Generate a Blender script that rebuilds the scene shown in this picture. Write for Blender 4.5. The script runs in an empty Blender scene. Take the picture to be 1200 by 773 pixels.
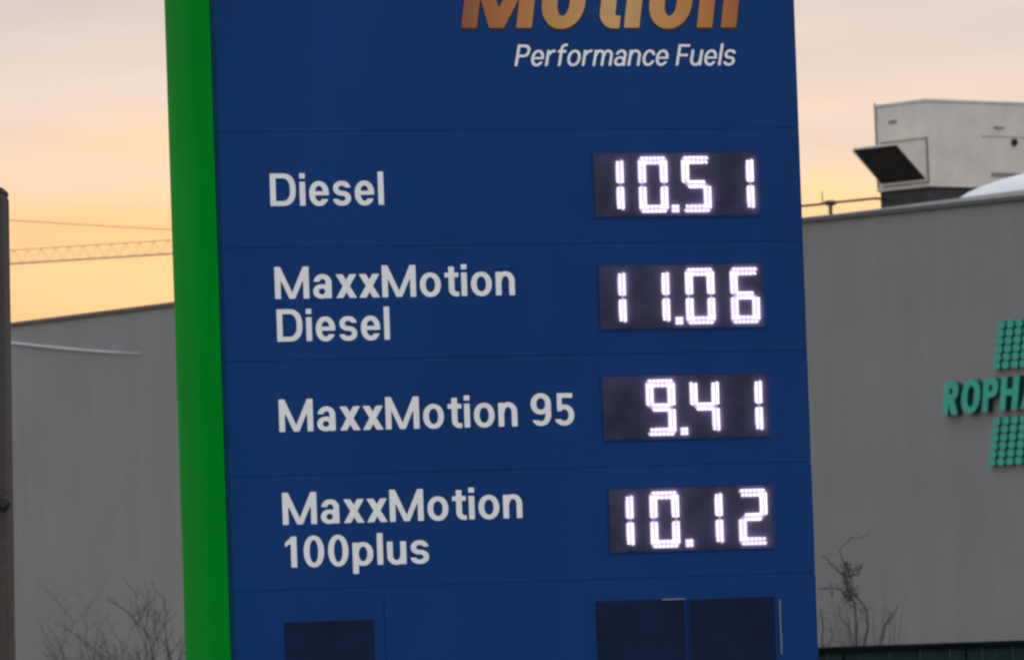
import bpy, bmesh, math, random
import numpy as np
from mathutils import Vector, Matrix
R = math.radians
random.seed(7)
scene = bpy.context.scene
COL = scene.collection

# ------------------------------------------------------------------ camera
F = 7000.0                      # focal length in photograph pixels (1200 wide)
EYE = Vector((0, 0, 1.6))
PITCH, ROLL = math.atan(330 / F), R(2.0)
ROT = Matrix.Rotation(R(90) + PITCH, 3, 'X') @ Matrix.Rotation(-ROLL, 3, 'Z')
cam_d = bpy.data.cameras.new('camera')
cam_d.sensor_width = 36.0
cam_d.lens = F / 1200 * 36
cam_d.clip_start, cam_d.clip_end = 0.5, 20000
cam_d.dof.use_dof = True; cam_d.dof.focus_distance = 15.15; cam_d.dof.aperture_fstop = 28
cam = bpy.data.objects.new('camera', cam_d)
COL.objects.link(cam)
cam.matrix_world = Matrix.Translation(EYE) @ ROT.to_4x4()
scene.camera = cam

# ------------------------------------------------------------------ sky
SUN_EL, SUN_AZ = R(3.6), R(1.0)         # azimuth from +Y, positive to the right
world = bpy.data.worlds.new('World')
scene.world = world
world.use_nodes = True
wt = world.node_tree
wt.nodes.clear()
def wn(t, **k):
    n = wt.nodes.new(t)
    for a, b in k.items(): setattr(n, a, b)
    return n
def wmath(op, a, b=None, c=None, clamp=False):
    n = wn('ShaderNodeMath', operation=op, use_clamp=clamp)
    for i, v in enumerate((a, b, c)):
        if v is None: continue
        if isinstance(v, (int, float)): n.inputs[i].default_value = v
        else: wt.links.new(v, n.inputs[i])
    return n.outputs[0]
sky = wn('ShaderNodeTexSky', sky_type='NISHITA', sun_disc=False)
sky.sun_elevation, sky.sun_rotation = SUN_EL, SUN_AZ
sky.air_density, sky.dust_density, sky.ozone_density = 1.0, 3.0, 1.0
tc = wn('ShaderNodeTexCoord')
sep = wn('ShaderNodeSeparateXYZ'); wt.links.new(tc.outputs['Generated'], sep.inputs[0])
el = wmath('MULTIPLY', wmath('ARCSINE', sep.outputs[2]), 180 / math.pi)       # elevation in degrees
# long flat cloud bars: noise stretched along the horizon
mp = wn('ShaderNodeMapping'); mp.inputs['Scale'].default_value = (5, 5, 30)
wt.links.new(tc.outputs['Generated'], mp.inputs[0])
nz = wn('ShaderNodeTexNoise'); nz.inputs['Scale'].default_value = 1.0; nz.inputs['Detail'].default_value = 5; nz.inputs['Roughness'].default_value = .5
wt.links.new(mp.outputs[0], nz.inputs[0])
mp2 = wn('ShaderNodeMapping'); mp2.inputs['Scale'].default_value = (14, 14, 70); mp2.inputs['Location'].default_value = (3, 1, .2)
wt.links.new(tc.outputs['Generated'], mp2.inputs[0])
nz2 = wn('ShaderNodeTexNoise'); nz2.inputs['Scale'].default_value = 1.0; nz2.inputs['Detail'].default_value = 4
wt.links.new(mp2.outputs[0], nz2.inputs[0])
edge = wmath('ADD', el, wmath('ADD', wmath('MULTIPLY_ADD', nz.outputs[0], 2.0, -1.0), wmath('MULTIPLY_ADD', nz2.outputs[0], 1.8, -.9)))
ramp = wn('ShaderNodeMapRange', interpolation_type='SMOOTHSTEP')
ramp.inputs['From Min'].default_value, ramp.inputs['From Max'].default_value = 3.55, 4.95
ramp.inputs['To Min'].default_value, ramp.inputs['To Max'].default_value = .43, .96
wt.links.new(edge, ramp.inputs['Value'])
ccol = wn('ShaderNodeMix', data_type='RGBA')      # cloud: peach low down, cool grey-pink higher up
ccol.inputs['A'].default_value = (.90, .72, .60, 1)
ccol.inputs['B'].default_value = (.70, .63, .595, 1)
cr = wn('ShaderNodeMapRange', interpolation_type='SMOOTHSTEP')
cr.inputs['From Min'].default_value, cr.inputs['From Max'].default_value = 4.2, 6.6
wt.links.new(edge, cr.inputs['Value']); wt.links.new(cr.outputs[0], ccol.inputs['Factor'])
chi = wn('ShaderNodeMix', data_type='RGBA')       # overcast grows cooler and brighter towards the zenith
chi.inputs['B'].default_value = (.98, 1.09, 1.22, 1)
hr = wn('ShaderNodeMapRange', interpolation_type='SMOOTHSTEP')
hr.inputs['From Min'].default_value, hr.inputs['From Max'].default_value = 7.0, 45.0
wt.links.new(el, hr.inputs['Value']); wt.links.new(hr.outputs[0], chi.inputs['Factor']); wt.links.new(ccol.outputs['Result'], chi.inputs['A'])
skys = wn('ShaderNodeVectorMath', operation='SCALE'); skys.inputs['Scale'].default_value = .03
wt.links.new(sky.outputs[0], skys.inputs[0])
mix = wn('ShaderNodeMix', data_type='RGBA')
wt.links.new(ramp.outputs[0], mix.inputs['Factor'])
wt.links.new(skys.outputs[0], mix.inputs['A']); wt.links.new(chi.outputs['Result'], mix.inputs['B'])
cm = wn('ShaderNodeVectorMath', operation='SCALE')      # soft cloud texture
mp3 = wn('ShaderNodeMapping'); mp3.inputs['Scale'].default_value = (16, 16, 95); mp3.inputs['Rotation'].default_value = (0, R(2), 0)
wt.links.new(tc.outputs['Generated'], mp3.inputs[0])
nz3 = wn('ShaderNodeTexNoise'); nz3.inputs['Detail'].default_value = 6; nz3.inputs['Scale'].default_value = 1.0
wt.links.new(mp3.outputs[0], nz3.inputs[0])
wt.links.new(wmath('MULTIPLY_ADD', nz3.outputs[0], .26, .87), cm.inputs['Scale']); wt.links.new(mix.outputs['Result'], cm.inputs[0])
bg = wn('ShaderNodeBackground'); bg.inputs['Strength'].default_value = 1.0
wt.links.new(cm.outputs[0], bg.inputs[0])
wo = wn('ShaderNodeOutputWorld'); wt.links.new(bg.outputs[0], wo.inputs[0])

sun_d = bpy.data.lights.new('sun', 'SUN')
sun_d.energy, sun_d.angle, sun_d.color = 0.5, R(14), (1, .82, .64)
sun = bpy.data.objects.new('sun', sun_d); COL.objects.link(sun)
sdir = Vector((math.sin(SUN_AZ) * math.cos(SUN_EL), math.cos(SUN_AZ) * math.cos(SUN_EL), math.sin(SUN_EL)))
sun.rotation_euler = sdir.to_track_quat('Z', 'Y').to_euler()
sun.location = (0, 0, 60)

scene.view_settings.view_transform = 'Standard'
scene.view_settings.look = 'None'
scene.view_settings.exposure = 0.0
scene.view_settings.gamma = 1.0
scene.view_settings.use_curve_mapping = False
scene.render.engine = 'CYCLES'
scene.cycles.use_denoising = True
scene.cycles.filter_width = 2.5
scene.cycles.max_bounces = 6

# ------------------------------------------------------------------ pixel rays
def ray(px, py):
    return ROT @ Vector(((px - 600) / F, -(py - 386.5) / F, -1))
def at(px, py, depth):                     # point on the pixel's ray, depth in metres along +Y
    d = ray(px, py)
    return EYE + d * (depth / d.y)
def on_plane(px, py, p0, n):
    d = ray(px, py)
    return EYE + d * ((p0 - EYE).dot(n) / d.dot(n))

# ------------------------------------------------------------------ materials
def mat(name, col, rough=.6, var=.12, scale=6.0, metal=0.0, bump=0.0, bscale=60, emit=None, estr=0, spec=.5, coat=0, stretch=None):
    m = bpy.data.materials.new(name); m.use_nodes = True
    t = m.node_tree; p = t.nodes['Principled BSDF']
    p.inputs['Roughness'].default_value = rough; p.inputs['Metallic'].default_value = metal
    p.inputs['Specular IOR Level'].default_value = spec
    p.inputs['Coat Weight'].default_value = coat
    if emit:
        p.inputs['Emission Color'].default_value = (*emit, 1); p.inputs['Emission Strength'].default_value = estr
    c = t.nodes.new('ShaderNodeTexCoord')
    src = c.outputs['Object']
    if stretch:
        mpn = t.nodes.new('ShaderNodeMapping'); mpn.inputs['Scale'].default_value = stretch
        t.links.new(src, mpn.inputs[0]); src = mpn.outputs[0]
    n = t.nodes.new('ShaderNodeTexNoise'); n.inputs['Scale'].default_value = scale; n.inputs['Detail'].default_value = 6; n.inputs['Roughness'].default_value = .62
    t.links.new(src, n.inputs[0])
    mr = t.nodes.new('ShaderNodeMapRange'); mr.inputs['From Min'].default_value = .3; mr.inputs['From Max'].default_value = .7
    mr.inputs['To Min'].default_value = 1 - var; mr.inputs['To Max'].default_value = 1 + var
    t.links.new(n.outputs[0], mr.inputs[0])
    vm = t.nodes.new('ShaderNodeVectorMath'); vm.operation = 'SCALE'; vm.inputs[0].default_value = col[:3]
    t.links.new(mr.outputs[0], vm.inputs['Scale']); t.links.new(vm.outputs[0], p.inputs['Base Color'])
    if bump:
        n2 = t.nodes.new('ShaderNodeTexNoise'); n2.inputs['Scale'].default_value = bscale; n2.inputs['Detail'].default_value = 4
        t.links.new(c.outputs['Object'], n2.inputs[0])
        b = t.nodes.new('ShaderNodeBump'); b.inputs['Strength'].default_value = bump; b.inputs['Distance'].default_value = .01
        t.links.new(n2.outputs[0], b.inputs['Height']); t.links.new(b.outputs[0], p.inputs['Normal'])
    return m
def wall_mat(name, col, streak=.05):
    """rendered wall: soft blotches plus faint vertical rain streaks"""
    m = mat(name, col, .85, .07, .35, bump=.25, bscale=9)
    t = m.node_tree; p = t.nodes['Principled BSDF']
    c = t.nodes.new('ShaderNodeTexCoord'); mpn = t.nodes.new('ShaderNodeMapping'); mpn.inputs['Scale'].default_value = (1.6, 1.6, .09)
    t.links.new(c.outputs['Object'], mpn.inputs[0])
    n = t.nodes.new('ShaderNodeTexNoise'); n.inputs['Scale'].default_value = 1; n.inputs['Detail'].default_value = 5
    t.links.new(mpn.outputs[0], n.inputs[0])
    mr = t.nodes.new('ShaderNodeMapRange'); mr.inputs['From Min'].default_value = .35; mr.inputs['From Max'].default_value = .7
    mr.inputs['To Min'].default_value = 1 + streak * .4; mr.inputs['To Max'].default_value = 1 - streak
    t.links.new(n.outputs[0], mr.inputs[0])
    l = p.inputs['Base Color'].links[0]; src = l.from_socket
    v = t.nodes.new('ShaderNodeVectorMath'); v.operation = 'SCALE'
    t.links.new(src, v.inputs[0]); t.links.new(mr.outputs[0], v.inputs['Scale']); t.links.new(v.outputs[0], p.inputs['Base Color'])
    return m
M = dict(
    blue=mat('blue_panel', (.004, .055, .222), .42, .15, 1.7, spec=.14, stretch=(1, 1, .4)),
    core=mat('sign_core', (.003, .04, .17), .6, .1, spec=.1),
    green=mat('green_panel', (.0005, .30, .02), .55, .1, 2.5, spec=.015),
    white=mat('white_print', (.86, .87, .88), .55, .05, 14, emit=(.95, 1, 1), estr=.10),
    ledbox=mat('display_face', (.058, .064, .098), .5, .5, 7, spec=.1),
    off=mat('unlit_display', (.009, .020, .060), .35, .3, 7, spec=.1),
    lens=mat('lens', (.5, .48, .55), .4, .02, emit=(.82, .66, 1.0), estr=.55),
    led=mat('led', (.8, .8, .8), .4, .02, emit=(1, .96, 1), estr=1.12),
    alu=mat('alu_trim', (.20, .25, .34), .4, .1, metal=.3),  # pale colour standing for highlights along the display edges
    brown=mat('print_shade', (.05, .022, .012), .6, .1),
    wall=wall_mat('grey_render', (.245, .245, .245)),
    wall2=wall_mat('grey_render_light', (.27, .27, .268)),
    flash=mat('light_flashing', (.46, .46, .44), .5, .15, 2.0),
    dark=mat('dark_flashing', (.10, .098, .095), .6, .2, 2),
    rust=mat('brown_flashing', (.13, .085, .068), .7, .3, 1.4),
    unit=mat('cream_sheet', (.68, .64, .575), .5, .12, 1.3),
    unitd=mat('grey_gasket', (.24, .235, .225), .7, .2),
    hood=mat('hood_inside', (.04, .033, .032), .95, .3, spec=.1),  # near black: shade inside the hood put into the colour
    curb=mat('dark_curb', (.04, .042, .045), .8, .25),
    dome=mat('white_dome', (.82, .81, .82), .35, .05),
    steel=mat('dark_steel', (.07, .055, .048), .6, .3, 8),
    crane=mat('crane_paint', (.40, .36, .32), .6, .2),
    conc=mat('pole_concrete', (.22, .21, .2), .85, .2, bump=.3),
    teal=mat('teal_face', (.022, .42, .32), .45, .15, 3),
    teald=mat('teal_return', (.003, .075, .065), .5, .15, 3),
    fence=mat('green_sheet', (.014, .034, .033), .6, .25, 3, stretch=(4, 4, .5), spec=.1),
    fencet=mat('fence_cap', (.005, .006, .007), .8, .2, spec=.05),
    twig=mat('dry_twig', (.065, .055, .048), .9, .3, 20),
    twigp=mat('pale_twig', (.13, .12, .105), .9, .3, 20),
    grass=mat('dry_grass', (.15, .135, .135), .95, .35, 8),
    ground=mat('ground', (.11, .10, .09), .95, .3, .8, bump=.5, bscale=12),
    post=mat('weathered_post', (.062, .052, .045), .85, .45, 3, bump=.5, bscale=40, stretch=(6, 6, .7)),
    bolt=mat('bolt', (.015, .014, .014), .6, .2),
    pipew=mat('white_conduit', (.72, .72, .72), .5, .1),
)
def gold_mat():
    m = bpy.data.materials.new('gold_print'); m.use_nodes = True
    t = m.node_tree; p = t.nodes['Principled BSDF']; p.inputs['Roughness'].default_value = .45
    c = t.nodes.new('ShaderNodeTexCoord'); s = t.nodes.new('ShaderNodeSeparateXYZ'); t.links.new(c.outputs['Object'], s.inputs[0])
    q = t.nodes.new('ShaderNodeMath'); q.operation = 'DIVIDE'; q.inputs[1].default_value = .76; t.links.new(s.outputs[0], q.inputs[0])
    r = t.nodes.new('ShaderNodeValToRGB'); e = r.color_ramp.elements
    e[0].position, e[0].color = 0, (.36, .105, .035, 1)
    e[1].position, e[1].color = 1, (.50, .14, .03, 1)
    for pos, col in ((.16, (.58, .21, .06, 1)), (.33, (.72, .34, .10, 1)), (.55, (.86, .48, .19, 1)), (.76, (.74, .34, .08, 1)), (.92, (.62, .22, .05, 1))):
        k = e.new(pos); k.color = col
    t.links.new(q.outputs[0], r.inputs[0]); t.links.new(r.outputs[0], p.inputs['Base Color'])
    return m
M['gold'] = gold_mat()
def pane_mat():
    # added pane for the glow round the digits: mostly clear, scatters light behind it
    m = bpy.data.materials.new('cover_plastic'); m.use_nodes = True
    t = m.node_tree; t.nodes.remove(t.nodes['Principled BSDF']); out_ = t.nodes['Material Output']
    a = t.nodes.new('ShaderNodeBsdfTransparent'); b = t.nodes.new('ShaderNodeBsdfTranslucent'); b.inputs[0].default_value = (.74, .62, 1, 1)
    n = t.nodes.new('ShaderNodeTexNoise'); n.inputs['Scale'].default_value = 9; c = t.nodes.new('ShaderNodeTexCoord'); t.links.new(c.outputs['Object'], n.inputs[0])
    r = t.nodes.new('ShaderNodeMapRange'); r.inputs['From Min'].default_value, r.inputs['From Max'].default_value = .3, .7
    r.inputs['To Min'].default_value, r.inputs['To Max'].default_value = .09, .22
    t.links.new(n.outputs[0], r.inputs[0])
    x = t.nodes.new('ShaderNodeMixShader'); t.links.new(r.outputs[0], x.inputs[0]); t.links.new(a.outputs[0], x.inputs[1]); t.links.new(b.outputs[0], x.inputs[2])
    t.links.new(x.outputs[0], out_.inputs[0])
    return m
M['pane'] = pane_mat()
M['seal'] = mat('edge_seal', (.002, .045, .115), .6, .1, spec=.1)  # shading of the green and blue join put into a dark colour
M['bezel'] = mat('bezel', (.014, .042, .13), .5, .2, 8, spec=.1)

# ------------------------------------------------------------------ mesh helpers
class MB:
    def __init__(s): s.v, s.f, s.mi = [], [], []
    def add(s, vs, fs, mi=0):
        b = len(s.v); s.v += [tuple(v) for v in vs]
        for f in fs: s.f.append(tuple(b + i for i in f)); s.mi.append(mi)
        return s
    def box(s, x0, y0, z0, x1, y1, z1, mi=0):
        x0, x1 = sorted((x0, x1)); y0, y1 = sorted((y0, y1)); z0, z1 = sorted((z0, z1))
        vs = [(x0,y0,z0),(x1,y0,z0),(x1,y1,z0),(x0,y1,z0),(x0,y0,z1),(x1,y0,z1),(x1,y1,z1),(x0,y1,z1)]
        return s.add(vs, [(0,3,2,1),(4,5,6,7),(0,1,5,4),(1,2,6,5),(2,3,7,6),(3,0,4,7)], mi)
    def tube(s, pts, rad, n=6, mi=0):
        pts = [Vector(p) for p in pts]
        if isinstance(rad, (int, float)): rad = [rad] * len(pts)
        rings = []
        for i, p in enumerate(pts):
            d = (pts[min(i+1, len(pts)-1)] - pts[max(i-1, 0)]).normalized()
            a = d.orthogonal().normalized() if i == 0 else (a - d * a.dot(d)).normalized()
            b = d.cross(a)
            rings.append([p + (a*math.cos(2*math.pi*k/n) + b*math.sin(2*math.pi*k/n))*rad[i] for k in range(n)])
        vs = [q for r in rings for q in r]; fs = []
        for i in range(len(pts)-1):
            for k in range(n):
                fs.append((i*n+k, i*n+(k+1)%n, (i+1)*n+(k+1)%n, (i+1)*n+k))
        fs.append(tuple(range(n-1, -1, -1))); fs.append(tuple((len(pts)-1)*n+k for k in range(n)))
        return s.add(vs, fs, mi)
    def prism(s, poly, f, d, mi=0, mis=None):
        """poly: 2D points; f(p) -> 3D front point; d: Vector to the back"""
        n = len(poly); a = [Vector(f(p)) for p in poly]
        vs = a + [p + d for p in a]
        s.add(vs, [tuple(range(n)), tuple(range(2*n-1, n-1, -1))], mi)
        s.add(vs, [(i, n+i, n+(i+1)%n, (i+1)%n) for i in range(n)], mi if mis is None else mis)
        return s
    def build(s, name, mats, parent=None, bevel=0, smooth=False, **props):
        me = bpy.data.meshes.new(name); me.from_pydata(s.v, [], s.f)
        for m in (mats if isinstance(mats, (list, tuple)) else [mats]): me.materials.append(m)
        me.polygons.foreach_set('material_index', s.mi)
        bm = bmesh.new(); bm.from_mesh(me)
        bmesh.ops.recalc_face_normals(bm, faces=bm.faces)
        if bevel:
            bmesh.ops.remove_doubles(bm, verts=bm.verts, dist=1e-6)
            bmesh.ops.bevel(bm, geom=bm.edges[:], offset=bevel, segments=2, profile=.6, affect='EDGES', clamp_overlap=True)
        bm.to_mesh(me); bm.free()
        if smooth: me.polygons.foreach_set('use_smooth', [True]*len(me.polygons))
        return link(name, me, parent, **props)
def link(name, me, parent=None, **props):
    o = bpy.data.objects.new(name, me); COL.objects.link(o); o.parent = parent
    for k, v in props.items(): o[k] = v
    return o
def thing(name, loc, rz, label, category, group=None):
    o = bpy.data.objects.new(name, None); COL.objects.link(o)
    o.location = loc; o.rotation_euler = (0, 0, rz); o.empty_display_size = .3
    o['label'] = label; o['category'] = category
    if group: o['group'] = group
    return o

# ------------------------------------------------------------------ lettering: implicit glyphs -> outlines -> filled mesh
def gbox(x0, y0, x1, y1): return lambda X, Y: np.maximum(np.maximum(x0-X, X-x1), np.maximum(y0-Y, Y-y1))
def gell(cx, cy, a, b, n=2.12):
    return lambda X, Y: ((np.abs((X-cx)/a)**n + np.abs((Y-cy)/b)**n)**(1/n) - 1) * min(a, b)
def gpoly(*pts):
    def f(X, Y):
        r = np.full_like(X, -9.0); A = 0
        for i, p in enumerate(pts): q = pts[(i+1) % len(pts)]; A += p[0]*q[1]-q[0]*p[1]
        sg = 1 if A > 0 else -1
        for i, p in enumerate(pts):
            q = pts[(i+1) % len(pts)]; dx, dy = q[0]-p[0], q[1]-p[1]; L = math.hypot(dx, dy)
            r = np.maximum(r, sg*((X-p[0])*dy - (Y-p[1])*dx)/L)
        return r
    return f
def U(*fs): return lambda X, Y: np.minimum.reduce([f(X, Y) for f in fs])
def I(*fs): return lambda X, Y: np.maximum.reduce([f(X, Y) for f in fs])
def SUB(a, *bs): return lambda X, Y: np.maximum.reduce([a(X, Y)] + [-b(X, Y) for b in bs])
def ring(cx, cy, a, b, s, h): return SUB(gell(cx, cy, a, b), gell(cx, cy, a-s, b-h))
def glyph(ch, s, h):
    xh = .74; B = 9
    up = lambda y: gbox(-B, y, B, B); dn = lambda y: gbox(-B, -B, B, y); lf = lambda x: gbox(-B, -B, x, B); rt = lambda x: gbox(x, -B, B, B)
    if ch == 'D':
        return SUB(U(gbox(0,0,.36,1), I(gell(.36,.5,.42,.5,2.5), rt(0))), U(gbox(s,h,.36,1-h), I(gell(.36,.5,.42-s,.5-h,2.5), rt(s)))), .78
    if ch == 'M':
        W = 1.02; k = s*1.0
        return U(gbox(0,0,s,1), gbox(W-s,0,W,1), gpoly((0,1),(k,1),(W/2+k*.48,0),(W/2-k*.48,0)), gpoly((W,1),(W-k,1),(W/2-k*.48,0),(W/2+k*.48,0))), W
    if ch == 'a':
        return U(gbox(.55-s,0,.55,.56), I(ring(.285,.485,.265,.27,s,h), up(.52)), I(ring(.26,.215,.26,.225,s*.95,h*.9), lf(.5))), .56
    if ch == 'x':
        k = s*1.22; W = .62
        return U(gpoly((0,xh),(k,xh),(W,0),(W-k,0)), gpoly((W,xh),(W-k,xh),(0,0),(k,0))), W
    if ch == 'o': return ring(.315,.37,.315,.385,s,h), .63
    if ch == 't':
        return U(gbox(.12,.22,.12+s,.93), gbox(0,xh-h,.42,xh), I(ring(.36,.235,.24,.245,s,h), dn(.235), lf(.36)), gbox(.35,-.01,.43,h-.01)), .43
    if ch == 'i': return U(gbox(0,0,s,xh), gbox(0,.84,s,1.0)), s
    if ch == 'l': return gbox(0,0,s,1.03), s
    if ch == 'n': return U(gbox(0,0,s,xh), I(ring(.3,.44,.28,.315,s,h), up(.44)), gbox(.58-s,0,.58,.45)), .58
    if ch == 'm': return U(gbox(0,0,s,xh), I(ring(.27,.46,.25,.295,s,h), up(.46)), gbox(.52-s,0,.52,.47), I(ring(.27+.52-s,.46,.25,.295,s,h), up(.46)), gbox(1.04-2*s,0,1.04-s,.47)), 1.04-s
    if ch == 'e': return U(SUB(ring(.3,.37,.3,.385,s,h), gbox(.3,.2,.7,.325)), gbox(.1,.315,.595,.315+h*.85)), .6
    if ch == 's':
        b = (.77+h)/4; yu, yl = .755-b, -.015+b
        return U(SUB(ring(.28,yu,.265,b,s*.95,h), gbox(.28,-B,B,yu+.02)), SUB(ring(.28,yl,.275,b,s*.95,h), gbox(-B,yl-.02,.28,B))), .555
    if ch == 'c': return SUB(ring(.3,.37,.3,.385,s,h), gbox(.3,.25,.7,.49)), .53
    if ch == '9': return U(ring(.31,.68,.31,.33,s,h), gbox(.62-s,.36,.62,.68), SUB(I(ring(.31,.36,.31,.37,s,h), dn(.36)), gbox(-B,.17,.3,B))), .62
    if ch == '5': return U(gbox(.09,1-h,.55,1), gbox(.07,.44,.07+s*.85,1), SUB(ring(.28,.315,.31,.33,s,h), gbox(-B,.19,.2,.47), gbox(-B,.3,.12,B))), .6
    if ch == '1': return U(gbox(.17,0,.17+s,1), gpoly((0,.8),(.2,1),(.3,1),(.3,.87),(0,.66))), .17+s+.08
    if ch == '0': return ring(.3,.5,.3,.515,s,h), .6
    if ch == 'p': return U(gbox(0,-.27,s,xh), I(ring(.31,.37,.3,.385,s,h), rt(0))), .61
    if ch == 'u': return U(gbox(0,.3,s,xh), I(ring(.28,.3,.28,.315,s,h), dn(.31)), gbox(.57-s,0,.57,xh)), .57
    if ch == 'r': return U(gbox(0,0,s,xh), I(ring(.34,.4,.31,.355,s,h), up(.5), lf(.4))), .41
    if ch == 'f': return U(gbox(.1,0,.1+s,.8), gbox(0,xh-h,.4,xh), I(ring(.35,.79,.25,.25,s,h), up(.785), lf(.42))), .4
    if ch in 'PR':
        P = SUB(U(gbox(0,.41,.3,1), I(gell(.3,.705,.33,.295,2.5), rt(0)), gbox(0,0,s,1)), U(gbox(s,.41+h,.3,1-h), I(gell(.3,.705,.33-s,.295-h,2.5), rt(s))))
        if ch == 'R': return U(P, gpoly((.2,.45),(.2+s*1.1,.45),(.68,0),(.68-s*1.15,0))), .68
        return P, .63
    if ch == 'F': return U(gbox(0,0,s,1), gbox(0,1-h,.56,1), gbox(0,.43,.52,.43+h)), .56
    if ch == 'O': return ring(.4,.5,.4,.515,s,h), .8
    if ch == 'H': return U(gbox(0,0,s,1), gbox(.76-s,0,.76,1), gbox(0,.43,.76,.43+h)), .76
    if ch == 'A': return U(gpoly((0,0),(s*1.1,0),(.5,1),(.33,1)), gpoly((.82,0),(.82-s*1.1,0),(.32,1),(.49,1)), gbox(.17,.2,.65,.2+h)), .82
_gc = {}
def outline(ch, s, h, res=1/44):
    key = (ch, s, h)
    if key in _gc: return _gc[key]
    f, w = glyph(ch, s, h)
    xs = np.arange(-.08, w+.1, res)+.0013; ys = np.arange(-.4, 1.12, res)+.0017
    X, Y = np.meshgrid(xs, ys, indexing='ij'); G = f(X, Y)
    nxt = {}
    def pt(i, j, k, l):
        a, b = G[i, j], G[k, l]; t = a/(a-b)
        return (round(xs[i]+(xs[k]-xs[i])*t, 6), round(ys[j]+(ys[l]-ys[j])*t, 6))
    TB = {1:[(3,0)],2:[(0,1)],3:[(3,1)],4:[(1,2)],5:[(3,2),(1,0)],6:[(0,2)],7:[(3,2)],8:[(2,3)],9:[(2,0)],10:[(0,3),(2,1)],11:[(2,1)],12:[(1,3)],13:[(1,0)],14:[(0,3)]}
    S = G < 0
    code = S[:-1,:-1]*1 + S[1:,:-1]*2 + S[1:,1:]*4 + S[:-1,1:]*8
    for i, j in zip(*np.nonzero((code > 0) & (code < 15))):
        e = [(i,j,i+1,j),(i+1,j,i+1,j+1),(i,j+1,i+1,j+1),(i,j,i,j+1)]
        for a, b in TB[int(code[i, j])]: nxt[pt(*e[a])] = pt(*e[b])
    loops = []
    while nxt:
        st, q = nxt.popitem(); lp = [st]
        while q != st and q in nxt: lp.append(q); q = nxt.pop(q)
        out = []
        for k, p in enumerate(lp):          # drop points on straight runs
            a, b = lp[k-1], lp[(k+1) % len(lp)]
            if abs((p[0]-a[0])*(b[1]-a[1])-(p[1]-a[1])*(b[0]-a[0])) > 2e-6: out.append(p)
        if len(out) > 2: loops.append(out)
    _gc[key] = (loops, w)
    return _gc[key]
def text_loops(txt, s, h, gap=.1, space=.3, shear=0):
    x = 0; out = []
    for ch in txt:
        if ch == ' ': x += space; continue
        lp, w = outline(ch, s, h)
        g = gap*.6 if ch in 'xt' else gap
        out.append([[(px+x+py*shear, py) for px, py in l] for l in lp]); x += w+g
    return out, x-gap
def fill(loops, thick, name):
    """2D loops -> solid mesh in local x (right), z (up); front at y=0, back at y=thick"""
    c = bpy.data.curves.new(name, 'CURVE'); c.dimensions = '2D'; c.fill_mode = 'BOTH'; c.extrude = thick/2
    for l in loops:
        sp = c.splines.new('POLY'); sp.points.add(len(l)-1)
        for i, p in enumerate(l): sp.points[i].co = (p[0], p[1], 0, 1)
        sp.use_cyclic_u = True
    o = bpy.data.objects.new(name, c); COL.objects.link(o)
    bpy.context.view_layer.update()
    me = bpy.data.meshes.new_from_object(o)
    bpy.data.objects.remove(o); bpy.data.curves.remove(c)
    me.transform(Matrix.Translation((0, thick/2, 0)) @ Matrix.Rotation(R(90), 4, 'X'))
    return me

# ================================================================== ground
g = MB().add([(-6000,-6000,0),(6000,-6000,0),(6000,6000,0),(-6000,6000,0)], [(0,1,2,3)])
g.build('ground', M['ground'], kind='structure')

# ================================================================== grey building behind
TH = R(29)
FD = Vector((-math.sin(TH), math.cos(TH), 0))           # along the facade, away to the left
FN = Vector((-math.cos(TH), -math.sin(TH), 0))          # out of the facade, towards us
FP = at(945, 600, 155)
def fac(px, py, off=0): return on_plane(px, py, FP + FN*off, FN)
def fs(p): return (p - FP).dot(FD)                      # distance along facade
bld = thing('shop_building', (FP.x, FP.y, 0), math.atan2(-FD.y, -FD.x), 'long plain grey rendered building with flat roof behind the fuel price sign', 'building')
# local frame: x to the near right end (-FD), y into the building (-FN), z up
def bl(p): return (-(p - FP).dot(FD), -(p - FP).dot(FN), p.z)
zA, zB = fac(945, 257).z, fac(1200, 230.5).z
xA, xB = bl(fac(945, 257))[0], bl(fac(1200, 230.5))[0]
slope = (zB - zA) / (xB - xA)
XR = xB + 9
zt = lambda x: zA + slope*(x - xA)
xS = bl(fac(520, 300))[0]                               # step hidden behind the sign
xL = bl(fac(-260, 400))[0]
DP = 34
mb = MB()
vs = [(xS,0,-.5),(XR,0,-.5),(XR,DP,-.5),(xS,DP,-.5),(xS,0,zt(xS)),(XR,0,zt(XR)),(XR,DP,zt(XR)),(xS,DP,zt(xS))]
mb.add(vs, [(0,3,2,1),(4,5,6,7),(0,1,5,4),(1,2,6,5),(2,3,7,6),(3,0,4,7)])
mb.build('wall', M['wall'], bld)
zl1, zl2 = fac(15, 381).z, fac(205, 357).z; xl1, xl2 = bl(fac(15, 381))[0], bl(fac(205, 357))[0]
sl2 = (zl2-zl1)/(xl2-xl1); zt2 = lambda x: zl1 + sl2*(x-xl1)
mb = MB()
vs = [(xL,0,-.5),(xS,0,-.5),(xS,DP,-.5),(xL,DP,-.5),(xL,0,zt2(xL)),(xS,0,zt2(xS)),(xS,DP,zt2(xS)),(xL,DP,zt2(xL))]
mb.add(vs, [(0,3,2,1),(4,5,6,7),(0,1,5,4),(1,2,6,5),(2,3,7,6),(3,0,4,7)])
mb.build('wall', M['wall2'], bld)
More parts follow.
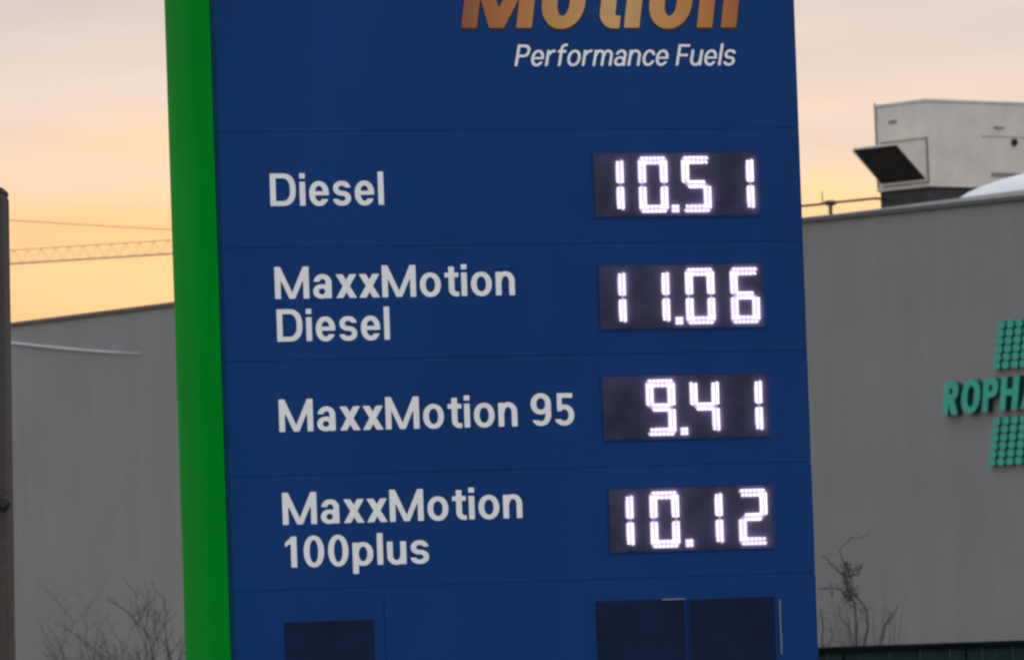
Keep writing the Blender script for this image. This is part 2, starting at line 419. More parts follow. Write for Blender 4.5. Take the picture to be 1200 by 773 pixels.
def strip(x0, x1, z0f, z1f, y0, y1):
    m_ = MB(); n = max(1, int((x1-x0)/4))
    for i in range(n):
        a, b = x0+(x1-x0)*i/n+.006, x0+(x1-x0)*(i+1)/n-.006
        m_ = MB()
        m_.add([(a,y0,z0f(a)),(b,y0,z0f(b)),(b,y1,z0f(b)),(a,y1,z0f(a)),(a,y0,z1f(a)),(b,y0,z1f(b)),(b,y1,z1f(b)),(a,y1,z1f(a))],
               [(0,3,2,1),(4,5,6,7),(0,1,5,4),(1,2,6,5),(2,3,7,6),(3,0,4,7)])
        yield m_
for m_ in strip(xS+.3, XR, lambda x: zt(x)-.07, lambda x: zt(x)+.035, -.09, .22): m_.build('drip_edge', M['dark'], bld)
top1 = lambda x: zt(x) + .06 + max(0, (x - bl(fac(985, 250))[0])) * .0135
for m_ in strip(xS+.3, XR, lambda x: zt(x)+.037, top1, .0, .5): m_.build('coping', M['flash'], bld)
for m_ in strip(xL, xS-.02, lambda x: zt2(x)-.03, lambda x: zt2(x)+.09, -.08, .3): m_.build('coping', M['rust'], bld)
# white conduit running down the left wall
pts = [bl(fac(x, y, .06)) for x, y in ((-40, 398), (12, 401.5), (45, 405), (90, 409.5), (130, 412.5), (166, 414))]
MB().tube(pts, [.036, .036, .034, .032, .026, .012], 6).build('cable', M['pipew'], bld, label='pale slack cable fixed to the grey wall')

# pharmacy lettering and cross of raised blocks
ph = thing('pharmacy_sign', fac(1168, 545), bld.rotation_euler.z, 'teal green raised letters and cross of small blocks on the grey wall', 'sign')
def ploc(px, py):
    p = fac(px, py) - fac(1168, 545); return (-p.dot(FD), p.z)
loops, W = text_loops('ROPHARMA', .25, .2, .11)
x0, z0 = ploc(1110.5, 486.5); x1, z1 = ploc(1208, 476.5)
capz = ploc(1105, 448)[1] - ploc(1105, 486.5)[1]
wtarget = (x1 - x0)                                     # first four and a half letters span this
w45 = sum(outline(c, .25, .2)[1] + .11 for c in 'ROPH') + .22
sx = wtarget / w45
for lp in loops:
    L2 = [[(x*sx + z*capz*.20, z*capz) for x, z in l] for l in lp]
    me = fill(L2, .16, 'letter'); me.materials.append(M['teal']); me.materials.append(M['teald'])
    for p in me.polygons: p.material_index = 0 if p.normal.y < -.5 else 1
    o = link('letter', me, ph); o.location = (x0, -.17, z0)
def blocks(xp, yp_top, yp_bot, lean):
    xa, za = ploc(xp, yp_top); _, zb = ploc(xp, yp_bot)
    nr, nc = 6, 6; ph_ = (za-zb)/nr; pw = (ploc(xp+10.4, yp_top)[0]-xa)
    me = None
    for r_ in range(nr):
        for c_ in range(nc):
            if me is None:
                w, hh = pw*.80, ph_*.84; k = hh*.26
                poly = [(k,0),(w-k,0),(w,k),(w,hh-k),(w-k,hh),(k,hh),(0,hh-k),(0,k)]
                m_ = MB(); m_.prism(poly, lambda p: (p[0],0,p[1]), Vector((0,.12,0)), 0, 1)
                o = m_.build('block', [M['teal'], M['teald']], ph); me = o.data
            else: o = link('block', me, ph)
            zz = zb + r_*ph_
            o.location = (xa + c_*pw + (zz-zb)*lean, -.125, zz)
blocks(1166.5, 376.5, 433, .28)
blocks(1161, 489, 546, .28)

# ================================================================== rooftop plant
TU = R(39)
UD = Vector((math.sin(TU+R(0))*-1, math.cos(TU), 0))    # end face runs away to the left
UN = Vector((-math.cos(TU), -math.sin(TU), 0))          # out of the end face (towards us, left)
dC = fac(1088, 200).y + 3.6
C0 = at(1088, 214, dC)                                  # near bottom corner of the unit
pm = F/dC
unit = thing('rooftop_air_handler', (C0.x, C0.y, zt(5)-.4), math.atan2(UD.y, UD.x), 'cream sheet-metal air handling unit with dark intake hood on the roof', 'air handler')
ZB = C0.z - unit.location.z
# local: x along the end face away to the left (UD), y = UD rotated +90 deg -> out of the end face; long side goes to -y
def unit_loc(px, py, plane_pt, n):
    p = on_plane(px, py, plane_pt, n) - Vector(unit.location); c, s_ = UD.x, UD.y
    return Vector((p.x*c + p.y*s_, -p.x*s_ + p.y*c, p.z))
yout = 1 if Vector((-UD.y, UD.x, 0)).dot(UN) > 0 else -1
Hh = unit_loc(1088, 118.4, C0, UN).z - ZB
Wd = unit_loc(1028, 200, C0, UN).x
LEN = 6.5
MB().box(0, 0, ZB, Wd, -yout*LEN, ZB+Hh).build('casing', M['unit'], unit, bevel=.015)
MB().box(-.03, yout*.03, ZB+Hh+.002, Wd+.03, -yout*(LEN+.03), ZB+Hh+.07).build('lid', M['unit'], unit, bevel=.012)
MB().box(-.02, yout*.02, ZB-.10, Wd+.02, -yout*(LEN+.02), ZB-.003).build('base_rail', M['unit'], unit, bevel=.01)
MB().box(.08, -yout*.08, -.02, Wd-.0, -yout*(LEN-.08), ZB-.102).build('curb', M['curb'], unit)
# corner trims on end face
MB().box(Wd-.05, yout*.004, ZB+.01, Wd+.012, yout*.018, ZB+Hh+.12).build('corner_post', M['unitd'], unit)
# hood
hz1 = unit_loc(1086, 163, C0, UN).z; hx0 = unit_loc(1086, 163, C0, UN).x; hx1 = unit_loc(1033, 168, C0, UN).x
hz0 = unit_loc(1081, 211, C0, UN).z
out = 36 / pm / math.cos(TU) * yout
drop = .10
hz2 = hz1 - .12
t_ = .02
hood = MB()
hood.add([(hx0,yout*.004,hz1),(hx1,yout*.004,hz1),(hx1,out,hz2),(hx0,out,hz2),(hx0,yout*.004,hz1-t_*2),(hx1,yout*.004,hz1-t_*2),(hx1,out,hz2-.05),(hx0,out,hz2-.05)],
         [(0,1,2,3),(7,6,5,4),(0,4,5,1),(1,5,6,2),(2,6,7,3),(3,7,4,0)])
for hx, d_ in ((hx0, t_), (hx1, -t_)):
    tri = [(yout*.004, hz1-.03), (out, hz2-.045), (out, hz2-.09), (yout*.06, hz0), (yout*.004, hz0)]
    hood.prism(tri, lambda p, hx=hx: (hx, p[0], p[1]), Vector((d_, 0, 0)))
hood.box(hx0, yout*.004, hz0-.05, hx1, yout*.1, hz0+.002)
hd = hood.build('intake_hood', M['unit'], unit)
MB().box(hx0+.03, yout*.003, hz0+.03, hx1-.03, yout*.03, hz1-.06).build('intake_mesh', M['hood'], hd)
fa, fb = Vector((hx0+.022, out*.955, hz2-.07)), Vector((hx0+.022, yout*.08, hz0+.02))
dx_ = Vector((hx1-hx0-.044, 0, 0))
qv = Vector((0, -yout*.03, .015))
MB().add([fa, fb, fb+dx_, fa+dx_, fa+qv, fb+qv, fb+dx_+qv, fa+dx_+qv],
    [(0,1,2,3),(7,6,5,4),(0,4,5,1),(1,5,6,2),(2,6,7,3),(3,7,4,0)]).build('filter_screen', M['hood'], hd)  # dark sheet added for the shade inside the hood
fr = MB()
fr.box(hx0-.05, yout*.003, hz0-.1, hx0-.012, yout*.03, hz1+.05); fr.box(hx0-.012, yout*.003, hz1+.012, hx1, yout*.03, hz1+.05)
fr.build('hood_gasket', M['unitd'], unit)
# long side: seams, door handle, cable gland, vent
for k in range(3, 4):
    MB().box(-.006, -yout*(k*1.62-.012), ZB+.02, -.002, -yout*(k*1.62+.012), ZB+Hh-.02).build('panel_seam', M['unitd'], unit)
RN = Vector((-UD.x, -UD.y, 0))
def side(px, py): return unit_loc(px, py, C0, RN)
p = side(1188, 167); gl = MB(); gl.tube([(-.002, p.y, p.z), (-.07, p.y, p.z)], [.1, .085], 12); gl.build('cable_gland', M['hood'], unit)
p = side(1170, 150); MB().box(-.002, p.y-.16, p.z-.02, -.05, p.y+.16, p.z+.03).build('handle', M['unitd'], unit, bevel=.006)
p, q = side(1162, 204), side(1215, 203); MB().box(-.002, p.y, p.z-.05, -.04, q.y, p.z+.04).build('drain_channel', M['unitd'], unit, bevel=.006)
p, q = side(1150, 160), side(1215, 160); MB().box(-.002, p.y, p.z-.012, -.006, q.y, p.z+.012).build('panel_seam', M['unitd'], unit)
p = unit_loc(1047, 143, C0, UN); MB().box(p.x-.14, yout*.002, p.z-.05, p.x+.18, yout*.012, p.z+.04).build('name_plate', M['unitd'], unit, bevel=.004)  # thin grey plate for the dark smudge on the end face

# white domed skylight at the roof edge
pS = fac(1248, 217, -1.0)
dome = thing('roof_skylight', (pS.x, pS.y, zt(bl(pS)[0])-.25), bld.rotation_euler.z, 'low white domed skylight at the roof edge before the cream unit', 'skylight')
rx = abs(bl(fac(1119, 226, -1.0))[0] - bl(pS)[0]); hgt = (fac(1248, 195, -1.0).z - dome.location.z)
m_ = MB(); NU, NV = 40, 8; vs = []; fc = []
for j in range(NV+1):
    ph_ = j/NV*math.pi/2
    for i in range(NU):
        a = 2*math.pi*i/NU; ca, sa = math.cos(a), math.sin(a)
        e = 2.4; rr = (abs(ca)**e + abs(sa)**e)**(-1/e)
        vs.append((rx*rr*ca*math.cos(ph_), .85*rr*sa*math.cos(ph_), .22+(hgt-.22)*math.sin(ph_)))
for j in range(NV):
    for i in range(NU): fc.append((j*NU+i, j*NU+(i+1)%NU, (j+1)*NU+(i+1)%NU, (j+1)*NU+i))
m_.add(vs, fc); m_.build('dome', M['dome'], dome, smooth=True)
MB().box(-rx*1.02, -.8, -.1, rx*1.02, .8, .215).build('upstand', M['flash'], dome, bevel=.02)

# roof pipe with supports and a valve
pa, pb = fac(880, 247, -1.2), fac(1026, 232.5, -1.2)
pipe = thing('roof_pipe', (pa.x, pa.y, zt(bl(pa)[0])-.1), 0, 'thin dark pipe on short supports along the roof edge', 'pipe')
lo = lambda p: Vector(p) - Vector(pipe.location)
MB().tube([lo(pa), lo(fac(960, 239.5, -1.2)), lo(fac(973, 237.8, -1.2)), lo(pb), lo(pb)+Vector((.5,.9,.0))], .035, 6).build('tube', M['steel'], pipe)
for px, py in ((905, 244.4), (973, 237.8)):
    t0 = fac(px, py, -1.2); b0 = Vector(t0); b0.z = zt(bl(t0)[0]) - .12
    sp = MB().box(-.05, -.05, lo(b0).z, .05, .05, lo(t0).z).build('support', M['steel'], pipe); sp.location = (lo(t0).x, lo(t0).y, 0)
    cl = MB(); cl.tube([(-.16,.0,0),(-.08,0,.0),(.08,0,0),(.16,0,0)], [.045,.075,.075,.045], 8); c_ = cl.build('clamp', M['steel'], pipe); c_.location = lo(t0)
t0 = fac(964, 239, -1.2)
MB().tube([lo(t0), lo(t0)+Vector((0,0,.34))], [.02,.012], 5).build('rod', M['steel'], pipe)

# ================================================================== tower crane far behind
dm = 700
base = at(430, 700, dm)
CD = Vector((-math.cos(R(24)), math.sin(R(24)), 0))
crane = thing('tower_crane', (base.x, base.y, 0), math.atan2(CD.y, CD.x), 'far tower crane with thin lattice jib above the grey roof', 'crane')
jl = lambda px, py: on_plane(px, py, base, Vector((CD.y, -CD.x, 0)))
zj = ((jl(15, 310).z + jl(205, 296).z)/2); jh = jl(110, 287).z - jl(110, 303).z
MB_m = MB()
for sx_ in (-.8, .8):
    for sy_ in (-.8, .8): MB_m.box(sx_-.09, sy_-.09, 0, sx_+.09, sy_+.09, zj)
n = int(zj/1.6)
for i in range(n):
    z0_, z1_ = i*1.6, (i+1)*1.6; s_ = 1 if i % 2 else -1
    for a, b in (((-.8*s_,-.8,z0_),(.8*s_,-.8,z1_)), ((-.8*s_,.8,z0_),(.8*s_,.8,z1_)), ((-.8,-.8*s_,z0_),(-.8,.8*s_,z1_)), ((.8,-.8*s_,z0_),(.8,.8*s_,z1_))):
        MB_m.tube([a, b], .05, 4)
MB_m.build('mast', M['crane'], crane)
def jib(x0, x1, nm, step=1.9):
    m_ = MB(); sg = 1 if x1 > x0 else -1
    for yy in (-.6, .6): m_.box(x0, yy-.06, zj-.06, x1, yy+.06, zj+.06)
    m_.box(x0, -.045, zj+jh-.045, x1, .045, zj+jh+.045)
    k = int(abs(x1-x0)/step)
    for i in range(k):
        a = x0+sg*i*step
        for yy in (-.6, .6):
            m_.tube([(a,yy,zj),(a+sg*step/2,0,zj+jh)], .018, 4); m_.tube([(a+sg*step/2,0,zj+jh),(a+sg*step,yy,zj)], .018, 4)
        m_.tube([(a,-.6,zj),(a,.6,zj)], .04, 4)
    m_.build(nm, M['crane'], crane)
jib(.9, 58, 'jib'); jib(-.9, -13, 'counter_jib')
MB().box(-13, -1, zj-2.4, -10.6, 1, zj-.2).build('counterweight', M['conc'], crane)
MB().box(.9, -1.9, zj-2.4, 2.6, -.75, zj-.1).build('cab', M['unit'], crane)
hd_ = MB(); [hd_.tube([(a, b, zj-.1), (0, 0, zj+7)], .1, 4) for a in (-.8, .8) for b in (-.8, .8)]
hd_.build('tower_head', M['crane'], crane)
MB().tube([(0,0,zj+6.8),(20,0,zj+jh)], .05, 4).build('tie_bar', M['crane'], crane)
MB().tube([(0,0,zj+6.8),(-11,0,zj+jh)], .05, 4).build('tie_bar', M['crane'], crane)

# overhead cable and its poles
c1, c2 = at(-330, 232, 300), at(640, 285, 300)
for p, lb in ((c1, 'tall concrete utility pole beyond the far end of the grey building'), (c2, 'tall concrete utility pole behind the grey building')):
    po = thing('utility_pole', (p.x, p.y, 0), 0, lb, 'pole', 'poles carrying the overhead cable')
    MB().tube([(0,0,-.2),(0,0,p.z+.3)], [.2,.13], 10).build('shaft', M['conc'], po)
    MB().box(-.7,-.06,p.z-.25,.7,.06,p.z-.12).build('cross_arm', M['steel'], po)
pts = []
for i in range(33):
    t = i/32; p = c1.lerp(c2, t); p.z -= 4*t*(1-t)*.35; pts.append(p)
o = MB().tube([p - c1 for p in pts], .02, 5).build('overhead_cable', M['conc'])
o.location = c1; o['label'] = 'single thin overhead cable crossing the sky above the crane jib'; o['category'] = 'cable'

# ================================================================== fuel price sign
YAW = R(19)
SU = Vector((math.cos(YAW), math.sin(YAW), 0)); SN = Vector((math.sin(YAW), -math.cos(YAW), 0))
SP = at(595, 716, 15.15)
def S(px, py):
    p = on_plane(px, py, SP, SN) - SP
    return p.dot(SU), p.z + SP.z
sign = thing('fuel_price_sign', (SP.x, SP.y, 0), YAW, 'tall blue and green fuel price sign with four lit white price displays', 'price sign')
uL = (S(246, 20)[0] + S(271, 760)[0]) / 2 - .027
uR = (S(931, 20)[0] + S(959, 760)[0]) / 2
DEP = .30; TOP = 4.6
seam = [S(600, y)[1] for y in (152.5, 286.5, 417, 550, 682)]
MB().box(uL+.01, .014, .02, uR-.004, DEP, TOP-.01).build('core', M['core'], sign)
zs = [TOP] + seam + [.25]
PT = .013
for a, b in zip(zs[:-1], zs[1:]):
    MB().box(uL+.028, 0, b+.0004, uR, PT, a-.0004).build('panel', M['blue'], sign, bevel=.0006)
MB().box(uL-.01, -.03, 0, uR+.03, DEP+.03, .246).build('plinth', M['conc'], sign, bevel=.01)
MB().box(uR-.003, .016, .25, uR+.0, DEP, TOP).build('side_panel', M['blue'], sign)
# green end: bulged profile that rolls round to the front and the back
prof = [(.026, .0005), (.012, .002), (.0, .008), (-.010, .02), (-.017, .045), (-.022, .09), (-.025, .15), (-.024, .21), (-.019, .255), (-.009, .285), (.006, .297), (.02, .3), (.02, .28), (.02, .02)]
m_ = MB(); n = len(prof)
for z_ in (.25, TOP): m_.v += [(uL+p[0], p[1], z_) for p in prof]
for i in range(n): m_.f.append((i, (i+1) % n, n+(i+1) % n, n+i)); m_.mi.append(0)
m_.f += [tuple(range(n)), tuple(range(2*n-1, n-1, -1))]; m_.mi += [0, 0]
o = m_.build('end_panel', M['green'], sign, label='bright green rounded end panel')
for i, p in enumerate(o.data.polygons): p.use_smooth = abs(p.normal.z) < .5
try:
    o.data.set_sharp_from_angle(angle=R(50))
except Exception: pass
MB().box(uL+.0268, -.0012, .25, uL+.040, .010, TOP-.002).build('edge_seal', M['seal'], sign, bevel=.004)  # soft shade where green meets blue, added as a dark strip

def lettering(txt, xl, yl, xr, yr, cap_px, s=.172, h=.146, gap=.122, shear=0, m='white', name='lettering', front=.0006, dz=0, du=0, width=None):
    loops, W = text_loops(txt, s, h, gap, .3, shear)
    u0, v0 = S(xl, yl); u1, v1 = S(xr, yr)
    sy = abs(S(xl, yl-cap_px)[1]-v0); sx_ = (u1-u0)/W
    v = (v0+v1)/2
    L2 = [[(p[0]*sx_, p[1]*sy) for p in l] for lp in loops for l in lp]
    me = fill(L2, front, name); me.materials.append(M[m])
    o = link(name, me, sign); o.location = (u0+du, -front-.0006, v+dz)
    return o
lettering('Diesel', 317, 241.5, 450, 240.0, 38)
lettering('MaxxMotion', 322.4, 350, 603.5, 346, 37.5)
lettering('Diesel', 325, 400.3, 457, 397.7, 37.8)
lettering('MaxxMotion 95', 327.4, 505.4, 673.5, 498, 38)
lettering('MaxxMotion', 331.4, 613.7, 612.3, 607.3, 37.6)
lettering('100plus', 334.7, 663.8, 503, 660.3, 36.2)
lettering('Performance Fuels', 602.8, 78.6, 860, 76, 25.2, .135, .12, .105, .2)
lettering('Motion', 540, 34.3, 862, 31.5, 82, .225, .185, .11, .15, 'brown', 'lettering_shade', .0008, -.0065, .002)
lettering('Motion', 540, 34.3, 862, 31.5, 82, .225, .185, .11, .15, 'gold', 'lettering', .0022)

# displays ----------------------------------------------------------
DW, DH = 36/462/math.cos(YAW)*.97, 67/462
TK = 9.6/462
SEG = {'0':'abcdef','1':'bc','2':'abged','3':'abgcd','4':'fgbc','5':'afgcd','6':'afgecd','7':'abc','8':'abcdefg','9':'abcdfg'}
def seg_poly(k):
    w, h, t = DW/2, DH/2, TK; g_ = .0012; c = t*.38
    if k == 'a': return [(-w+c, h), (w-c, h), (w-g_*2, h-c*.8), (w-t, h-t), (-w+t, h-t), (-w+g_*2, h-c*.8)]
    if k == 'd': return [(x, -y) for x, y in reversed(seg_poly('a'))]
    if k == 'g': return [(-w+t*.55, 0), (-w+t*1.1, t/2), (w-t*1.1, t/2), (w-t*.55, 0), (w-t*1.1, -t/2), (-w+t*1.1, -t/2)]
    if k == 'b': return [(w, h-c*1.3), (w, g_+t*.3), (w-t*.45, g_), (w-t, g_+t*.45), (w-t, h-t-g_), (w-t*.25, h-c*.9)]
    if k == 'c': return [(x, -y) for x, y in reversed(seg_poly('b'))]
    if k == 'f': return [(-x, y) for x, y in reversed(seg_poly('b'))]
    if k == 'e': return [(-x, -y) for x, y in seg_poly('b')]
def make_seg(k):
    poly = seg_poly(k); m_ = MB()
    m_.prism(poly, lambda p: (p[0], -.004, p[1]), Vector((0, .0038, 0)), 0)
    cx = sum(p[0] for p in poly)/len(poly); cy = sum(p[1] for p in poly)/len(poly)
    xs = [p[0] for p in poly]; ys = [p[1] for p in poly]
    r_ = TK*.19; o8 = [(math.cos(R(22.5+45*i)), math.sin(R(22.5+45*i))) for i in range(8)]
    if k in 'agd':
        span = (max(xs)-min(xs)) - TK*.9; npt = 6
        dots = [(cx-span/2+span*i/(npt-1)*1 + 0, (max(ys)+min(ys))/2 + s_*TK*.3) for i in range(npt) for s_ in (-1, 1)]
    else:
        span = (max(ys)-min(ys)) - TK*.75; npt = 7; my = (max(ys)+min(ys))/2
        dots = [((max(xs)+min(xs))/2 + s_*TK*.3, my-span/2+span*i/(npt-1)) for i in range(npt) for s_ in (-1, 1)]
    for dx, dy in dots:
        m_.prism([(dx+r_*a, dy+r_*b) for a, b in o8], lambda p: (p[0], -.0062, p[1]), Vector((0, .0021, 0)), 1)
    return m_
seg_mesh = {}
def segment(k, parent, u, v):
    if k not in seg_mesh:
        o = make_seg(k).build('segment', [M['lens'], M['led']], parent); seg_mesh[k] = o.data
    else: o = link('segment', seg_mesh[k], parent)
    o.location = (u, -.003, v)
def dotm(parent, u, v):
    if 'dp' not in seg_mesh:
        m_ = MB(); q = TK*.5
        m_.prism([(-q,-q),(q,-q),(q,q),(-q,q)], lambda p: (p[0], -.004, p[1]), Vector((0,.0038,0)), 0)
        for a in (-.25,.25):
            for b in (-.25,.25): m_.prism([(a*TK+TK*.2*math.cos(R(45*i)), b*TK+TK*.2*math.sin(R(45*i))) for i in range(8)], lambda p: (p[0], -.0062, p[1]), Vector((0,.0021,0)), 1)
        o = m_.build('decimal_point', [M['lens'], M['led']], parent); seg_mesh['dp'] = o.data
    else: o = link('decimal_point', seg_mesh['dp'], parent)
    o.location = (u, -.003, v)
ROWS = [('10.51', [(713,219),(764.5,216.7),(815,215.5),(865.5,214.5)], (790.5, 243.5), (697,887)),
        ('11.06', [(715.5,349.5),(766.5,348),(819.5,346.5),(872,346)], (795, 375.5), (703,892)),
        ('9.41', [None,(773.5,477.5),(825,476),(875.5,475)], (801, 505), (707,899)),
        ('10.12', [(724.5,611),(778,608.3),(829,606.5),(881.5,604.8)], (807, 635), (715,905))]
for txt, cells, dp, (xa, xb) in ROWS:
    cc = [S(*c) for c in cells if c]
    v = sum(c[1] for c in cc)/len(cc)
    ymid = sum(c[1] for c in cells if c)/len(cc)
    ua, ub = S(xa, ymid)[0], S(xb, ymid)[0]
    d = MB().box(ua, -.0022, -DH/2-.007, ub, -.0006, DH/2+.007).build('price_display', M['ledbox'], sign, bevel=.0004)
    d.location = (0, 0, v)
    MB().box(ua-.006, -.0016, -DH/2-.012, ub+.006, -.0004, DH/2+.012).build('bezel', M['bezel'], d, bevel=.0004)
    MB().box(ua-.002, -.0135, -DH/2-.009, ub+.002, -.0120, DH/2+.009).build('cover_pane', M['pane'], d)  # added only to spread a halo round the lit segments
    digits = [c for c in txt if c != '.']
    for ch, c in zip(digits, [c for c in cells if c]):
        u = S(*c)[0]
        for k in SEG[ch]: segment(k, d, u, 0)
    dotm(d, S(*dp)[0], -DH/2+TK*.5)
# unlit displays in the lower panel
def unlit(x0, y0, x1, y1, h=.0022):
    (a, b), (c, e) = S(x0, y0), S(x1, y1)
    return MB().box(a, -h, e, c, -.0006, b).build('unlit_display', M['off'], sign, bevel=.0006)
unlit(333, 729, 440, 800); unlit(698, 704, 805, 790); unlit(808, 702, 910, 788)
a, b = S(912, 702); c, e = S(915, 766); MB().box(a, -.006, e, a+.004, -.0006, b).build('edge_trim', M['alu'], sign)  # highlight on the right edge, put in as a pale strip
a, b = S(804.6, 704); c, e = S(807.6, 790); MB().box(a+.0006, -.0030, e, a+.0030, -.0006, b).build('edge_trim', M['off'], sign)  # strip for the middle edge highlight, in the unlit display colour
a, b = S(775, 701.2); c, e = S(802, 700); MB().box(a, -.005, b-.004, c, -.0006, b).build('edge_trim', M['alu'], sign)  # highlight on the upper edge, also a pale strip
a, b = S(450, 697); c, e = S(690, 800); MB().box(a, -.0030, e, c, -.0006, b).build('cover_plate', M['blue'], sign, bevel=.0008)

# ================================================================== weathered post at the left
dpst = 12.0
tp, bp = at(10.5, 218, dpst), at(18.5, 773, dpst)
lean = (bp.x - tp.x) / (tp.z - bp.z)
xb = bp.x + lean*bp.z - .0126
post = thing('old_post', (xb-.075, dpst, 0), 0, 'weathered brown post with a dark bolt, standing left of the price sign', 'post')
post.rotation_euler = (0, -math.atan(lean), 0)
hp = tp.z
MB().box(-.075, 0, -.2, .075, .15, hp-.012).build('shaft', M['post'], post, bevel=.006)
MB().box(-.074, .001, hp-.011, .074, .149, hp).build('cap', M['post'], post, bevel=.003)
pb_ = at(4.5, 588, dpst)
o = MB().tube([(0,-.016,0),(0,-.012,0),(0,.002,0)], [.010,.014,.016], 8).build('bolt', M['bolt'], post)
o.location = (pb_.x - (xb-.075) + lean*pb_.z, -.001, pb_.z)

# ================================================================== green sheet fence and dry shrubs before the building
DFN = 60.0
pl, pr_ = at(700, 764, DFN), at(1420, 748, DFN)
zf = (at(960, 756, DFN).z + at(1200, 751.5, DFN).z)/2
fen = thing('sheet_fence', (pl.x, DFN, 0), 0, 'low dark green sheet fence with a black top rail before the grey building', 'fence')
Lf = pr_.x - pl.x; nP = 5
for i in range(nP):
    a, b = Lf*i/nP+.01, Lf*(i+1)/nP-.01
    m_ = MB(); nn = 8
    for k in range(nn):
        x0_, x1_ = a+(b-a)*k/nn, a+(b-a)*(k+1)/nn; q = (x1_-x0_)*.12; y_ = .0 if k % 2 else .01
        m_.box(x0_+(.0 if k else 0), y_, .05, x1_-.002, y_+.012, zf-.05)
    m_.build('sheet', M['fence'], fen)
for i in range(nP+1): MB().box(Lf*i/nP-.03, .04, -.2, Lf*i/nP+.03, .1, zf-.002).build('post', M['fencet'], fen)
MB().box(-.04, -.03, zf-.06, Lf+.04, .12, zf).build('rail', M['fencet'], fen, bevel=.006)

def shrub(name, px, py_top, depth, label, nst, spread, seedv, m='twig', thick=.011, curl=.5, heads=0):
    rnd = random.Random(seedv)
    b = at(px, 760, depth); H = at(px, py_top, depth).z
    t = thing(name, (b.x, depth, 0), 0, label, 'shrub', 'dry shrubs before the grey wall')
    stems = MB(); tw = MB(); sd = MB()
    def grow(p, d, L, r_, lev, tgt):
        n_ = 6; pts = [p.copy()]; q = p.copy(); dd = d.copy()
        for i in range(n_):
            dd = (dd + Vector((rnd.uniform(-1,1), rnd.uniform(-1,1), rnd.uniform(-.5,.6)))*.16*(1+curl*(lev))).normalized()
            q = q + dd*L/n_; pts.append(q.copy())
        tgt.tube(pts, [r_*(1-.65*i/n_) for i in range(n_+1)], 4)
        if lev < 3:
            for i in range(2, n_+1):
                for _ in range(rnd.choice((0,1,1,2) if lev < 2 else (0,0,1))):
                    a = rnd.uniform(0, 6.28)
                    nd = (dd*.7 + Vector((math.cos(a), math.sin(a), rnd.uniform(.0,.7)))*.75).normalized()
                    grow(pts[i], nd, L*rnd.uniform(.2,.42), r_*.55, lev+1, tw)
        elif heads and rnd.random() < heads:
            c = pts[-1]
            sd.tube([c-Vector((0,0,.02)), c, c+Vector((0,0,.03))], [.006,.02,.004], 4)
    for i in range(nst):
        a = rnd.uniform(0, 6.28); k = rnd.uniform(0, spread)
        d = Vector((math.cos(a)*k, math.sin(a)*k*.6, 1)).normalized()
        grow(Vector((rnd.uniform(-.25,.25)*spread*2, rnd.uniform(-.1,.1), -.05)), d, (H+.05)*rnd.uniform(.62, 1.0), thick, 0, stems)
    stems.build('stems', M[m], t, kind='stuff')
    if tw.v: tw.build('twigs', M[m], t, kind='stuff')
    if sd.v: sd.build('seed_heads', M['twig'], t, kind='stuff')
shrub('dry_shrub', 178, 720, 62, 'dense dark bare shrub close to the green side of the sign', 15, .5, 5, thick=.013)
shrub('dry_shrub', 112, 728, 62, 'pale thin bare shrub midway between post and price sign', 12, .5, 8, m='twigp')
shrub('dry_shrub', 62, 712, 64, 'very sparse pale bare shrub next to the weathered post', 4, .35, 14, m='twigp', thick=.008)
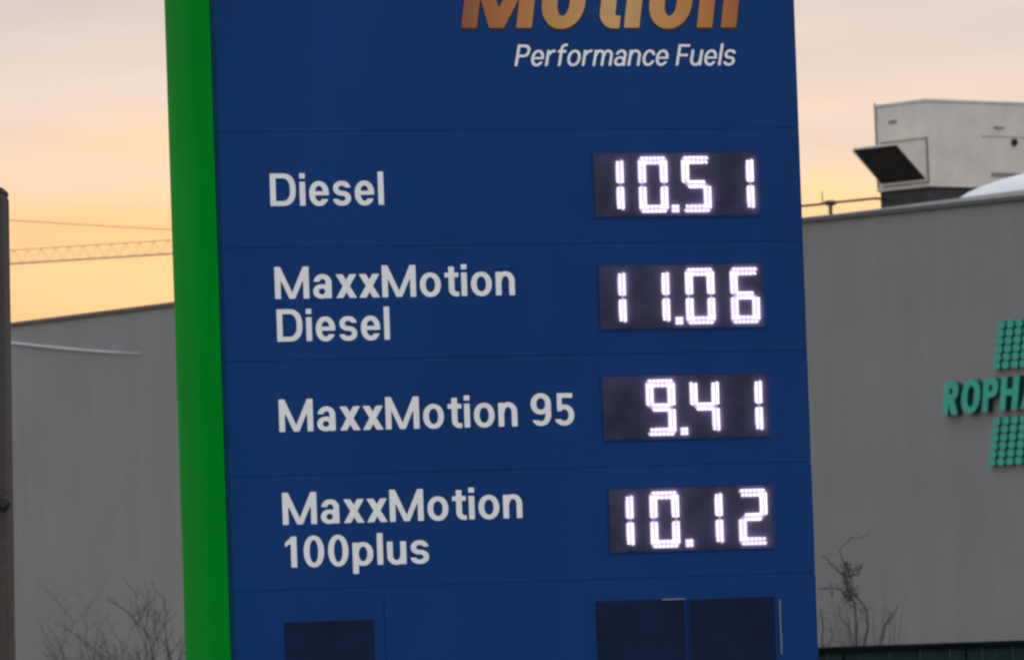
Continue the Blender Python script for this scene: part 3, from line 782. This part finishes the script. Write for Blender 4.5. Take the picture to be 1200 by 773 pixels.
def placed_shrub(label, base_px, stems, leaf=(), seedv=1):
    """a shrub whose main stems follow the ones in view; each stem gets depth of its own and side twigs"""
    rnd = random.Random(seedv); d0 = 62.0; b = at(base_px, 760, d0)
    t = thing('dry_shrub', (b.x, d0, 0), 0, label, 'shrub', 'dry shrubs before the grey wall')
    tw = MB()
    for pts, r_ in stems:
        dy = rnd.uniform(-.12, .12); P = []
        for k, (x, y) in enumerate(pts):
            p = at(x, y, d0 + dy + (k and rnd.uniform(-.06, .06))); P.append(p - Vector((b.x, d0, 0)))
        if pts[0][1] > 750: P.insert(0, Vector((P[0].x + rnd.uniform(-.05, .05), P[0].y, -.05)))
        Q = []
        for k in range(len(P)-1):
            for q in range(3): Q.append(P[k].lerp(P[k+1], q/3) + Vector((rnd.uniform(-.008,.008), rnd.uniform(-.01,.01), rnd.uniform(-.006,.006))))
        Q.append(P[-1]); n_ = len(Q)
        st = MB().tube(Q, [r_*(1-.6*k/n_) for k in range(n_)], 5); st.build('stem', M['twig'], t)
        for k in range(2, n_):
            if rnd.random() < .55:
                a = rnd.uniform(0, 6.28); L = rnd.uniform(.04, .16); dd = Vector((math.cos(a), math.sin(a)*.7, rnd.uniform(-.1, .9))).normalized()
                m1 = Q[k]+dd*L*.5+Vector((rnd.uniform(-.02,.02),0,.01)); tw.tube([Q[k], m1, Q[k]+dd*L+Vector((0,0,.02))], [r_*.45, r_*.35, r_*.2], 4)
    if tw.v: tw.build('twigs', M['twigp'], t, kind='stuff')
    lf_ = MB()
    for (x, y, rad, n_) in leaf:
        c = at(x, y, d0) - Vector((b.x, d0, 0))
        for k in range(n_):
            g_ = Vector((rnd.gauss(0,1)*.6, rnd.gauss(0,1)*.6, rnd.gauss(0,1)))*rad/113*.75
            u_ = Vector((rnd.gauss(0,1), rnd.gauss(0,1), rnd.gauss(0,1))).normalized()*rnd.uniform(.012,.03); w_ = u_.orthogonal().normalized()*rnd.uniform(.005,.012)
            q = c+g_; lf_.add([q-u_, q+w_, q+u_+w_*.6, q-w_], [(0,1,2,3)])
    if lf_.v: lf_.build('shrivelled_leaves', M['twig'], t, kind='stuff')
placed_shrub('wispy dry shrub with a shrivelled clump and arching stems beside the price sign', 1000,
    [([(1004,757),(1004,732),(1001,708),(993,688),(991,664)], .016), ([(1012,757),(1017,736),(1016,714),(1006,701),(997,694)], .015),
     ([(993,690),(988,674),(978,663),(963,650)], .011), ([(995,698),(986,691),(975,688),(960,690)], .012),
     ([(991,664),(984,644),(996,631),(1018,627)], .007), ([(994,676),(1004,672),(1009,660)], .008), ([(1000,757),(996,735),(984,722),(982,708)], .008)],
    [(993,667,7,90), (996,695,10,190), (992,682,5,40), (1006,667,5,22), (1012,716,6,20), (976,690,6,14)], 3)
placed_shrub('single short leaning dry stem behind the green fence', 1034, [([(1032,757),(1036,738),(1041,727),(1046,716)], .013), ([(1041,727),(1047,722),(1054,706)], .006)], [(1042,726,4,8)], 5)
placed_shrub('upright dry stem touching the blue edge of the price sign', 964, [([(964,757),(964,735),(962,712)], .012), ([(972,757),(975,742),(973,732)], .008)], (), 6)
# dry grass at the foot of the wall
rnd = random.Random(4); m_ = MB()
for i in range(5200):
    x = rnd.uniform(-6.5, 7.2); y = 63 + rnd.uniform(0, 3.5)
    hh = rnd.uniform(.3, .75) * (1 + .25*math.sin(x*2.1)+.2*math.sin(x*5.3+1)) * (1.75 if x > 4.7+.5*math.sin(y*5) or 3.05 < x < 4.1 else 1); a = rnd.uniform(0, 6.28); w = .012
    lx, ly = rnd.uniform(-.2,.2)*hh, rnd.uniform(-.2,.2)*hh
    m_.add([(x-math.cos(a)*w, y-math.sin(a)*w, 0), (x+math.cos(a)*w, y+math.sin(a)*w, 0), (x+lx, y+ly, hh)], [(0,1,2)])
m_.build('dry_grass', M['grass'], kind='stuff', label='strip of dry grass at the foot of the grey wall', category='grass')
